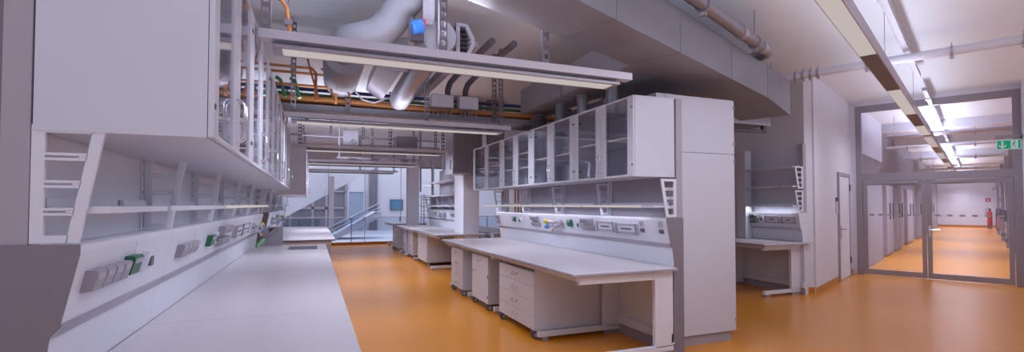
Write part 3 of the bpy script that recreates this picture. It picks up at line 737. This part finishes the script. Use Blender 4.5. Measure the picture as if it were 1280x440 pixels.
for k, x in enumerate((.06, .24, .44)):
    tag(MB().tube([(x - .16, 6.5, 3.45 - .2 * (k > 0)), (x - .1, 6.48, 3.2), (x, 6.45, 2.84)], .012, 8).build('drop_pipe', 'copper', None, True), ['thin copper drop pipe left of the silencer hanging from the ceiling', 'thin copper drop pipe in the middle left of the silencer', 'thin copper drop pipe closest to the silencer'][k], 'copper pipe', 'copper drop pipes')
# copper pipe at the top left near the first lamp
t = thing('copper_pipe', (-.3, 4.2, 3.2), 'bent copper pipe with a clamp above the left end of the first lamp', 'copper pipe')
MB().tube([(-1.2, 4.3, 3.22), (-.32, 4.3, 3.22), (-.25, 4.3, 3.20), (-.21, 4.3, 3.14), (-.19, 4.3, 2.99), (-.17, 4.3, 2.82)], .016, 8).build('pipe', 'copper', t, True)
q = MB(); q.cyl((-.20, 4.32, 3.04), (-.20, 4.32, 3.845), .005, 6); q.box(-.225, -.165, 4.27, 4.34, 3.0, 3.04); q.build('clamp', 'dgrey', t)

# junction boxes on the second tray
for k, (x0, x1) in enumerate(((1.55, 1.88), (1.96, 2.26))):
    t = thing('junction_box', ((x0 + x1) / 2, 6.93, 2.9), ('left' if k == 0 else 'right') + ' of two pale junction boxes on the cable tray', 'junction box', 'junction boxes on the cable tray')
    bx(x0, x1, 6.84, 6.955, 2.95, 3.14, bev=.006).build('body', 'alu', t)
    bx(x0 + .01, x1 - .01, 6.83, 6.84, 2.96, 3.13, bev=.004).build('lid', 'white', t)
    for j in range(5):
        x = x0 + .04 + (x1 - x0 - .08) * j / 4
        MB().tube([(x, 6.9, 2.95), (x + .01, 6.88, 2.90), (x + .03 * (j % 3 - 1), 6.88, 2.82)], .010, 6).build('cable_gland', 'socket', t)
for k, x in enumerate((1.85, 2.12)):
    t = thing('black_pipe', (x, 6.8, 3.2), ('left' if k == 0 else 'right') + ' of two dark insulated pipes above the junction boxes', 'pipe', 'dark insulated pipes')
    MB().tube([(x + .03, 5.2, 3.42), (x + .02, 6.7, 3.38), (x, 6.93, 3.34), (x - .02, 7.0, 3.25), (x - .02, 7.0, 3.15)], .042, 12).build('pipe', 'dgrey', t, True)
    MB().tube([(x + .024, 6.25, 3.40), (x + .022, 6.33, 3.395)], .055, 12).build('collar', 'dark', t, True)
# wall rails and boxes further back
for k, (z, y) in enumerate(((2.98, 11.0), (2.82, 11.0))):
    t = thing('perforated_rail', (1.6, y, z), ('upper' if k == 0 else 'lower') + ' perforated rail between the third and fourth lamps', 'rail', 'perforated rails')
    m = MB(); m.box(.9, 2.7, y, y + .006, z + .03, z + .04); m.box(.9, 2.7, y, y + .006, z, z + .01)
    for j in range(36): m.box(.9 + .05 * j, .925 + .05 * j, y, y + .006, z + .01, z + .03)
    m.build('strip', 'grey', t)
    hanger(t, (1.0, 2.6)[k], y + .03, z, 3.845)
t = thing('switch_box', (1.95, 10.95, 2.8), 'dark ribbed switch box on the perforated rails', 'switch box')
bx(1.68, 2.15, 10.84, 10.99, 2.80, 3.06, bev=.005).build('body', 'grey', t)
q = MB(); 
for j in range(6): q.tube([(1.74 + .065 * j, 10.9, 2.8), (1.74 + .065 * j, 10.9, 2.72)], .012, 6)
q.build('cable_gland', 'dgrey', t)
t = thing('terminal_box', (.75, 10.6, 2.8), 'grey terminal box with a hook left of the perforated rails', 'terminal box')
bx(.56, .86, 10.55, 10.7, 2.78, 3.08).build('body', 'grey', t)
MB().tube([(.78, 10.54, 2.90), (.72, 10.53, 2.85), (.78, 10.53, 2.80), (.83, 10.53, 2.86)], .012, 8).build('hook', 'dgrey', t)
bx(.58, .60, 10.58, 10.62, 3.08, 3.845).build('rod', 'grey', t)
t = thing('lateral_rail', (.2, 9.4, 2.8), 'thin horizontal rail left of the grey terminal box', 'rail')
bx(-.6, .56, 10.3, 10.33, 2.90, 2.93).build('bar', 'grey', t); bx(-.5, -.46, 10.3, 10.34, 2.93, 3.845).build('hanger', 'grey', t); bx(.3, .34, 10.3, 10.34, 2.93, 3.845).build('hanger', 'grey', t)
t = thing('busbar', (1.6, 13.9, 2.8), 'long grey busbar with tap off boxes above the fourth lamp', 'busbar')
bx(.6, 2.9, 14.0, 14.08, 2.80, 2.86).build('bar', 'midgrey', t)
for x in (.9, 1.5, 2.3): bx(x, x + .2, 13.96, 14.0, 2.68, 2.84).build('tap_off_box', 'grey', t)
for x in (.65, 2.85): bx(x - .02, x + .02, 14.02, 14.06, 2.86, 3.845).build('hanger', 'grey', t)
t = thing('ceiling_drop', (2.6, 14, 2.3), 'slim vertical pole dropping onto the far right bench shelves', 'pole')
bx(2.68, 2.73, 13.2, 13.25, 1.9, 3.845).build('pole', 'alugrey', t); bx(2.6, 2.82, 13.17, 13.28, 2.6, 2.72).build('coupling', 'midgrey', t)

# ------------------------------------------------------------------ ventilation
# main rectangular duct, parallel with the corridor
du = thing('main_duct', UV(5, -2.2, 2.95), 'large galvanised rectangular duct crossing the ceiling', 'air duct')
V0, V1 = -2.50, -1.95
q = um()
segs = [1.2, 3.2, 4.3, 5.6, 6.9]
for a, b in zip(segs, segs[1:]):
    q.box(a, b - .004, V0, V1, 2.95, 3.36)
q.build('duct', 'ductm', du)
q = um(); q.prism([(6.9, 2.95), (7.95, 2.86), (7.95, 3.36), (6.9, 3.36)], V0 - .15, V1, 'y'); q.build('end_bend', 'ductm', du)
for a in segs[1:]: um().box(a - .006, a + .006, V0 - .003, V1 + .003, 2.947, 3.363).build('flange', 'ductm', du)
br = thing('branch_duct', (3.2, 5.6, 2.97), 'branch duct running back over the right wall cabinets', 'air duct')
MB().prism([(2.98, 4.1), (3.5, 4.33), (3.5, 6.95), (2.98, 6.95)], 2.97, 3.33, 'z').build('duct', 'steeld', br)
bx(2.97, 3.51, 5.6, 5.62, 2.96, 3.34).build('flange', 'steel', br)
b2 = thing('transition_duct', (3.6, 4.6, 2.9), 'wide dark plenum between the main duct and the branch', 'air duct')
MB().prism([(3.505, 4.33), (4.9, 4.96), (4.6, 5.6), (3.505, 5.6)], 2.975, 3.33, 'z').build('plenum', 'steel', b2)
b3 = thing('flat_duct', (5.6, 6.2, 2.9), 'low flat duct seen behind the tall cupboard', 'air duct')
bx(4.7, 7.2, 6.0, 6.6, 2.90, 3.3).build('duct', 'steeld', b3); bx(4.7, 7.2, 5.99, 6.0, 2.89, 2.93).build('flange', 'steel', b3)
t = thing('flexible_duct', (3.2, 6.74, 2.7), 'dark ribbed flexible connector under the end of the branch duct', 'flexible duct')
pts, rs = [], []
for j in range(12): pts.append((3.2, 6.74, 2.685 + .026 * j)); rs.append(.125 if j % 2 else .108)
MB().tube(pts, rs, 18).build('hose', 'dgrey', t, True)
MB().tube([(3.2, 6.74, 2.682), (3.2, 6.74, 2.70)], .135, 18).build('collar', 'steel', t, True)
for k, (x, y0_, y1_) in enumerate(((3.25, 4.85, 0), (3.2, 5.45, 0), (3.2, 6.05, 0))):
    tag(MB().tube([(x, y0_, 2.969), (x, y0_, 2.80), (x, y0_, 2.675)], .07, 14).build('drop_spigot', 'ductm', None, True), ['nearest', 'middle', 'farthest'][k] + ' of three round spigots dropping from the branch duct', 'duct spigot', 'duct spigots')
t = thing('elbow_pipe', (3.2, 6.6, 2.7), 'grey elbow pipe lying behind the wall cabinet tops', 'pipe')
MB().tube([(3.42, 6.62, 2.69)] + arc((3.42, 6.50, 2.72), .12, 0, 90, 5, 'yz') + [(3.42, 5.9, 2.84), (3.42, 5.2, 2.84)], .055, 14).build('pipe', 'steeld', t, True)
# round pipe along the main duct
t = thing('round_pipe', UV(5, -2.0, 3.4), 'round silver pipe running beside the main duct', 'pipe')
um().tube([(1.2, -1.86, 3.46), (6.55, -1.86, 3.46)] + [(6.55 + .16 * math.sin(R(a)), -1.86 - .16 * (1 - math.cos(R(a))), 3.46) for a in (20, 45, 70, 90)] + [(6.71, -2.2, 3.46)], .062, 16).build('pipe', 'steel', t, True)
for u in (3.6, 5.6, 6.3): um().tube([(u, -1.86, 3.46), (u + .1, -1.86, 3.46)], .072, 16).build('collar', 'alu', t, True)
for u in (4.6, 6.1):
    q = um(); q.cyl((u, -1.86, 3.52), (u, -1.86, 3.845), .007, 6); q.tube([(u - .012, -1.86, 3.46), (u + .012, -1.86, 3.46)], .078, 16); q.box(u - .02, u + .02, -1.89, -1.83, 3.35, 3.4); q.build('clamp', 'alugrey', t)
# big spiral duct with silencer
t = thing('spiral_duct', (.6, 5.0, 3.1), 'large round spiral duct bending down above the first lamp', 'air duct')
path = [(1.15, 4.75, 3.98), (.96, 4.8, 3.73), (.80, 4.85, 3.52), (.70, 4.9, 3.36), (.58, 4.93, 3.24), (.45, 4.95, 3.19), (.36, 4.98, 3.17), (.30, 5.04, 3.16), (.285, 5.14, 3.155), (.285, 5.3, 3.15)]
MB().tube(path[1:], .155, 24).build('pipe', 'steeld', t, True)
q = MB()
for (a, b) in ((1, 2), (2, 3), (3, 4)):
    for f_ in (.3, .85):
        p = Vector(path[a]).lerp(Vector(path[b]), f_); d_ = (Vector(path[b]) - Vector(path[a])).normalized() * .008
        q.tube([p - d_, p + d_], .157, 24)
q.build('seam', 'steeld', t, True)
t = thing('duct_silencer', (.3, 6.2, 2.95), 'wide grey cylindrical silencer hanging behind the first lamp', 'silencer')
MB().tube([(.29, 5.3, 3.10), (.29, 5.32, 3.10), (.33, 6.85, 3.20), (.33, 6.87, 3.20)], [.20, .215, .215, .20], 32).build('shell', 'steeld', t, True)
MB().tube([(.29, 5.285, 3.095), (.29, 5.3, 3.10)], .11, 24).build('end_collar', 'steel', t, True)
MB().tube([(.33, 6.87, 3.2), (.33, 6.93, 3.2)], .1, 16).build('outlet', 'steel', t, True)
tag(MB().tube([(.50, 6.7, 3.05), (.60, 6.75, 2.95), (.75, 6.8, 2.93), (.95, 6.85, 3.02), (1.1, 6.85, 3.06)], .012, 8).build('loose_cable', 'alu', None, True), 'thin pale cable sagging right of the silencer', 'cable')
# second round duct going back
t = thing('round_duct', (1.38, 7, 3.3), 'shiny round duct with a wide drum end running back over the aisle', 'air duct')
MB().tube([(1.14, 5.05, 3.16), (1.11, 5.9, 3.06), (1.08, 6.45, 2.99), (1.07, 6.66, 2.95), (1.065, 6.76, 2.92), (1.06, 6.80, 2.90)], [.14, .14, .14, .13, .09, .02], 22).build('pipe', 'steel', t, True)
MB().tube([(1.15, 4.70, 3.22), (1.15, 4.72, 3.22), (1.14, 5.05, 3.17), (1.14, 5.07, 3.165)], [.165, .178, .178, .14], 30).build('drum', 'steeld', t, True)
MB().cyl((1.15, 4.69, 3.22), (1.15, 4.70, 3.22), .025, 12).build('cap_bolt', 'steel', t)
t = thing('damper_actuator', (.9, 4.55, 3.1), 'blue damper actuator on the spiral duct', 'actuator')
MB().tube([(.835, 4.50, 3.19), (.85, 4.50, 3.195), (.93, 4.52, 3.23), (.945, 4.52, 3.235)], [.05, .066, .066, .05], 14).build('motor', 'blue', t, True)
a = bx(.945, .962, 4.48, 4.57, 3.19, 3.28).build('indicator', 'red', t); a['label'] = 'red indicator'
bx(.85, .96, 4.56, 4.64, 3.10, 3.17).build('mount', 'dark', t)
MB().tube([(.87, 4.64, 3.12), (.86, 4.66, 3.34)], .035, 10).build('shaft', 'dgrey', t)
t = thing('support_bracket', (1.0, 4.66, 3.3), 'pale upright bracket plate beside the blue actuator', 'bracket')
MB().prism([(.97, 3.30), (1.06, 3.30), (1.08, 3.38), (1.08, 3.84), (.97, 3.84)], 4.64, 4.67).build('plate', 'midgrey', t); bx(1.10, 1.125, 4.60, 4.65, 3.05, 3.845).build('rod', 'steel', t)
t = thing('air_grille', (1.45, 4.9, 3.1), 'dark slatted air grille right of the drum', 'air grille')
q = MB()
q.prism([(1.36, 3.10), (1.40, 3.10), (1.40, 3.44), (1.36, 3.44)], 4.86, 4.90); q.prism([(1.50, 3.10), (1.56, 3.22), (1.56, 3.30), (1.48, 3.44), (1.44, 3.44), (1.52, 3.29), (1.52, 3.23), (1.46, 3.10)], 4.86, 4.90)
q.box(1.40, 1.46, 4.86, 4.90, 3.10, 3.13); q.box(1.40, 1.45, 4.86, 4.90, 3.41, 3.44)
q.build('frame', 'midgrey', t)
q = MB()
for j in range(6): q.box(1.40, 1.52 - .008 * abs(j - 2.5), 4.89, 4.96, 3.14 + .048 * j, 3.15 + .048 * j)
q.build('slat', 'dark', t); bx(1.37, 1.51, 4.96, 5.0, 3.11, 3.43).build('back', 'dark', t)
# flat ducts beside the round duct
t = thing('rectangular_duct', (.78, 6, 3.0), 'pale flat duct running back left of the shiny round duct', 'air duct')
MB().prism([(.66, 3.12), (.86, 2.98), (.89, 3.12), (.69, 3.30)], 5.2, 6.9).build('duct', 'midgrey', t)
bx(.63, .92, 5.18, 5.20, 2.96, 3.32).build('flange', 'steel', t)
t = thing('pale_batten', (1.66, 7, 3.4), 'long pale batten running back right of the shiny round duct', 'batten')
MB().prism([(1.60, 3.36), (1.74, 3.36), (1.74, 3.42), (1.60, 3.42)], 5.3, 8.6).build('batten', 'midgrey', t)
MB().tube([(1.56, 5.6, 3.33), (1.56, 8.2, 3.33)], .035, 10).build('dark_pipe', 'dgrey', t, True)
for y in (6.0, 8.0): bx(1.66, 1.68, y, y + .02, 3.42, 3.845).build('rod', 'steel', t)

# ------------------------------------------------------------------ corridor side ceiling
t = thing('linear_luminaire', UV(8, -.73, 3.0), 'long suspended strip lamp with lit and dark segments leading to the glass doors', 'luminaire')
q = um(); q.prism([(-.81, 3.0), (-.66, 3.0), (-.66, 3.12), (-.81, 3.12)], 1.0, 13.28, 'x'); q.build('profile', 'alu', t)
lit = [(1.0, 5.75), (7.75, 10.0), (11.6, 13.2)]
for a, b in lit: um().box(a, b, -.80, -.67, 2.992, 3.0).build('diffuser', 'lamp', t)
for a, b in ((5.75, 7.75), (10.0, 11.6)): um().box(a, b, -.80, -.67, 2.993, 3.0).build('cover_plate', 'dgrey', t)
for u in (3.5, 7.0, 10.5, 13.0): um().cyl((u, -.735, 3.12), (u, -.735, 3.845), .004, 6).build('wire', 'alu', t)
t2 = thing('linear_luminaire', UV(25, -.73, 3.0), 'strip lamp continuing along the corridor behind the glass doors', 'luminaire')
um().box(13.5, 44, -.81, -.66, 3.0, 3.12).build('profile', 'alu', t2)
for k in range(7):
    a = 13.7 + 4.3 * k; um().box(a, a + 2.4, -.80, -.67, 2.992, 3.0).build('diffuser', 'lamp', t2); um().box(a + 2.4, min(44, a + 4.3), -.80, -.67, 2.993, 3.0).build('cover_plate', 'dgrey', t2)
for u in (16, 22, 30, 40): um().cyl((u, -.735, 3.12), (u, -.735, 3.845), .006, 6).build('wire', 'alu', t2)
for k, (a, b, l) in enumerate(((1.2, 10.3, 'slim lighting track with spotlights in front of the glass partition'), (11.6, 13.28, 'short lighting track piece just before the glass partition'), (13.5, 40, 'lighting track continuing along the corridor ceiling'))):
    t = thing('ceiling_track', UV((a + b) / 2, -.585, 3.4), l, 'lighting track')
    um().box(a, b, -.69, -.62, 3.63, 3.69, bev=.004).build('track', 'alugrey', t)
    n = max(1, int((b - a) / 2.5))
    for j in range(n):
        u = a + (b - a) * (j + .6) / n
        um().cyl((u, -.655, 3.69), (u, -.655, 3.845), .006, 6).build('rod', 'alu', t)
        um().box(u - .12, u + .12, -.70, -.61, 3.615, 3.632).build('spot_plate', 'alugrey', t)
def vpipe(u, v0, v1, z, r, l, clamps, name='white_pipe', m='wall'):
    t = thing(name, UV(u, (v0 + v1) / 2, z), l, 'pipe')
    um().tube([(u, v0, z), (u, v1, z)], r, 16).build('pipe', m, t, True)
    for v in clamps:
        q = um(); q.tube([(u, v - .014, z), (u, v + .014, z)], r + .012, 16); q.cyl((u, v, z + r), (u, v, 3.845 if v == clamps[0] else z + r + .05), .006, 6); q.box(u - .03, u + .03, v - .02, v + .02, z - r - .04, z - r); q.build('clamp', 'alu', t)
    return t
vpipe(8.5, -2.42, 1.4, 3.55, .058, 'white pipe crossing the ceiling before the glass partition', (-2.35, -2.0, -1.9, -1.8, -1.7, -1.1, -.2, .45))
vpipe(15.8, -1.66, 1.2, 3.30, .05, 'nearest cross pipe under the corridor ceiling beyond the glass', (-1.5, 0, .9), m='alu')
vpipe(19.0, -2.0, 1.2, 3.30, .05, 'second cross pipe under the corridor ceiling', (-1.5, 0), m='wall')
vpipe(24.0, -2.0, 1.2, 3.30, .06, 'third cross pipe under the corridor ceiling', (-1.5, 0), m='wall')
vpipe(31.0, -2.0, 1.2, 3.25, .07, 'farthest cross pipe under the corridor ceiling', (-1.5, 0), m='wall')
for k, u in enumerate((17.5, 21.5, 27.5)):
    struct('trim_%d' % (11 + k), MB(UV).box(u, u + .35, -2.05, 1.3, 3.62, CEIL), 'wall', ['nearest', 'middle', 'farthest'][k] + ' shallow ceiling beam across the corridor', 'ceiling beam')
# dark lamp bar near the alcove
t = thing('wall_lamp_bar', (6.9, 5.85, 2.75), 'slim dark lamp bar under the duct end near the alcove', 'lamp bar')
MB().tube([(5.0, 6.05, 2.74), (7.1, 6.05, 2.80)], .03, 10).build('bar', 'dgrey', t); bx(7.06, 7.12, 6.02, 6.08, 2.77, 2.90).build('clamp', 'dark', t)
# copper pipes behind the right spine
for k, y in enumerate((9.02, 9.07, 9.12) if False else (8.55, 8.7, 8.85)):
    t = MB().tube([(3.68, y, .0), (3.68, y, 2.66)], .016, 8).build('copper_riser', 'copper', None, True)
    tag(t, ['nearest', 'middle', 'farthest'][k] + ' copper riser standing behind the open far bay of the right spine', 'copper pipe', 'copper risers')

# ------------------------------------------------------------------ light
w = bpy.data.worlds.new('world'); sc.world = w; w.use_nodes = True
nt = w.node_tree; bg = nt.nodes['Background']
tc = nt.nodes.new('ShaderNodeTexCoord'); sx_ = nt.nodes.new('ShaderNodeSeparateXYZ'); mr = nt.nodes.new('ShaderNodeMapRange')
mr.inputs[1].default_value = -.35; mr.inputs[2].default_value = .25; mr.inputs[3].default_value = 1.2; mr.inputs[4].default_value = .30   # brighter below the horizon as added fill for the ceiling, duller sky
nt.links.new(tc.outputs['Generated'], sx_.inputs[0]); nt.links.new(sx_.outputs['Z'], mr.inputs[0]); nt.links.new(mr.outputs[0], bg.inputs[1])
bg.inputs[0].default_value = (.82, .73, .84, 1)
def area(name, loc, size, sy, power, col=(1, .95, .93), spread=132, rot=(0, 0, 0)):
    l = bpy.data.lights.new(name, 'AREA'); l.shape = 'RECTANGLE'; l.size = size; l.size_y = sy; l.energy = power; l.color = col; l.spread = R(spread)
    o = bpy.data.objects.new(name, l); o.location = loc; o.rotation_euler = rot; COL.objects.link(o); return o
LC = (.78, .80, .96)
for i, y in enumerate(LYS):
    if i == 4: continue      # the last lamp is off
    for sg in (-1, 1):       # lamp light tilted both ways, added to reach the cabinet doors
        for q in range(4):
            area('lamp_light', (.15 + .63 * q, y + .015, 2.515), .24, .14, ((10.5, 23, 30, 36) if sg < 0 else (15, 22, 30, 36))[i] / 4, LC, 130, (0, R(34) * sg, 0))
    area('added_ceiling_fill', (.55, y + (.08 if i != 1 else -.20), 2.74), 1.5, .10, (42, 7, 17, 38)[i], LC, 170, (math.pi, 0, 0))  # upward fill added above the lamp to brighten the ceiling
for a, b in lit:
    for sg in (-1, 1):
        area('strip_light', UV((a + b) / 2, -.735, 2.975), b - a, .12, 7.0 * (b - a), LC, 128, rot=(R(34) * sg, 0, A))
area('added_strip_fill', UV(7, -.735, 3.13), 12, .1, 44, LC, 170, (math.pi, 0, A))  # added fill over the strip lamp, lifts the ceiling
for k in range(4):
    area('corridor_light', UV(17 + 8.6 * k, -.735, 2.985), 6, .12, 150, LC, rot=(0, 0, A))
    area('added_corridor_fill', UV(17 + 8.6 * k, -.735, 3.13), 6, .12, 85, LC, 170, rot=(math.pi, 0, A))  # unseen fill added to brighten the corridor ceiling
# strip lights under the shelf boards, then an added fill in the alcove
for k in range(4):
    a, b = SB[k] + (.24 if k == 0 else .03), SB[k + 1] - .03
    area('shelf_light', (XR(.20), (a + b) / 2, 1.515), .05, b - a, 1.5 * (b - a), (.90, .88, 1.0), 165)
for a, b in ((2.13, 2.86), (2.88, 4.54), (4.56, 6.36), (6.38, 8.6)):
    area('shelf_light', (XL(.18), (a + b) / 2, 1.515), .05, b - a, 0.2 * (b - a), (.90, .88, 1.0), 165)
area('shelf_light', (XA(.18), 6.6, 1.515), .05, 1.1, 2.6, (.90, .88, 1.0), 165)  # light added to brighten the alcove, no lit lamp there
# daylight falling into the atrium
area('atrium_daylight', (3, 25.5, 9.0), 16, 9, 1500, col=(.97, .95, 1.0), spread=170)

# ------------------------------------------------------------------ camera
F = 610.0; TH = math.atan(249 / F); P = R(1.5)
cd = bpy.data.cameras.new('camera'); cam = bpy.data.objects.new('camera', cd); COL.objects.link(cam)
cd.sensor_width = 36; cd.lens = F / 1280 * 36; cd.clip_start = .05
cam.location = (0, 0, 1.55); cam.rotation_euler = (R(90) + P, 0, -TH)
cd.shift_y = ((256 - F * math.tan(P)) - 220) / 1280
sc.camera = cam
vs = sc.view_settings; vs.view_transform = 'Standard'; vs.look = 'None'; vs.gamma = 1; vs.exposure = 0; vs.use_curve_mapping = False
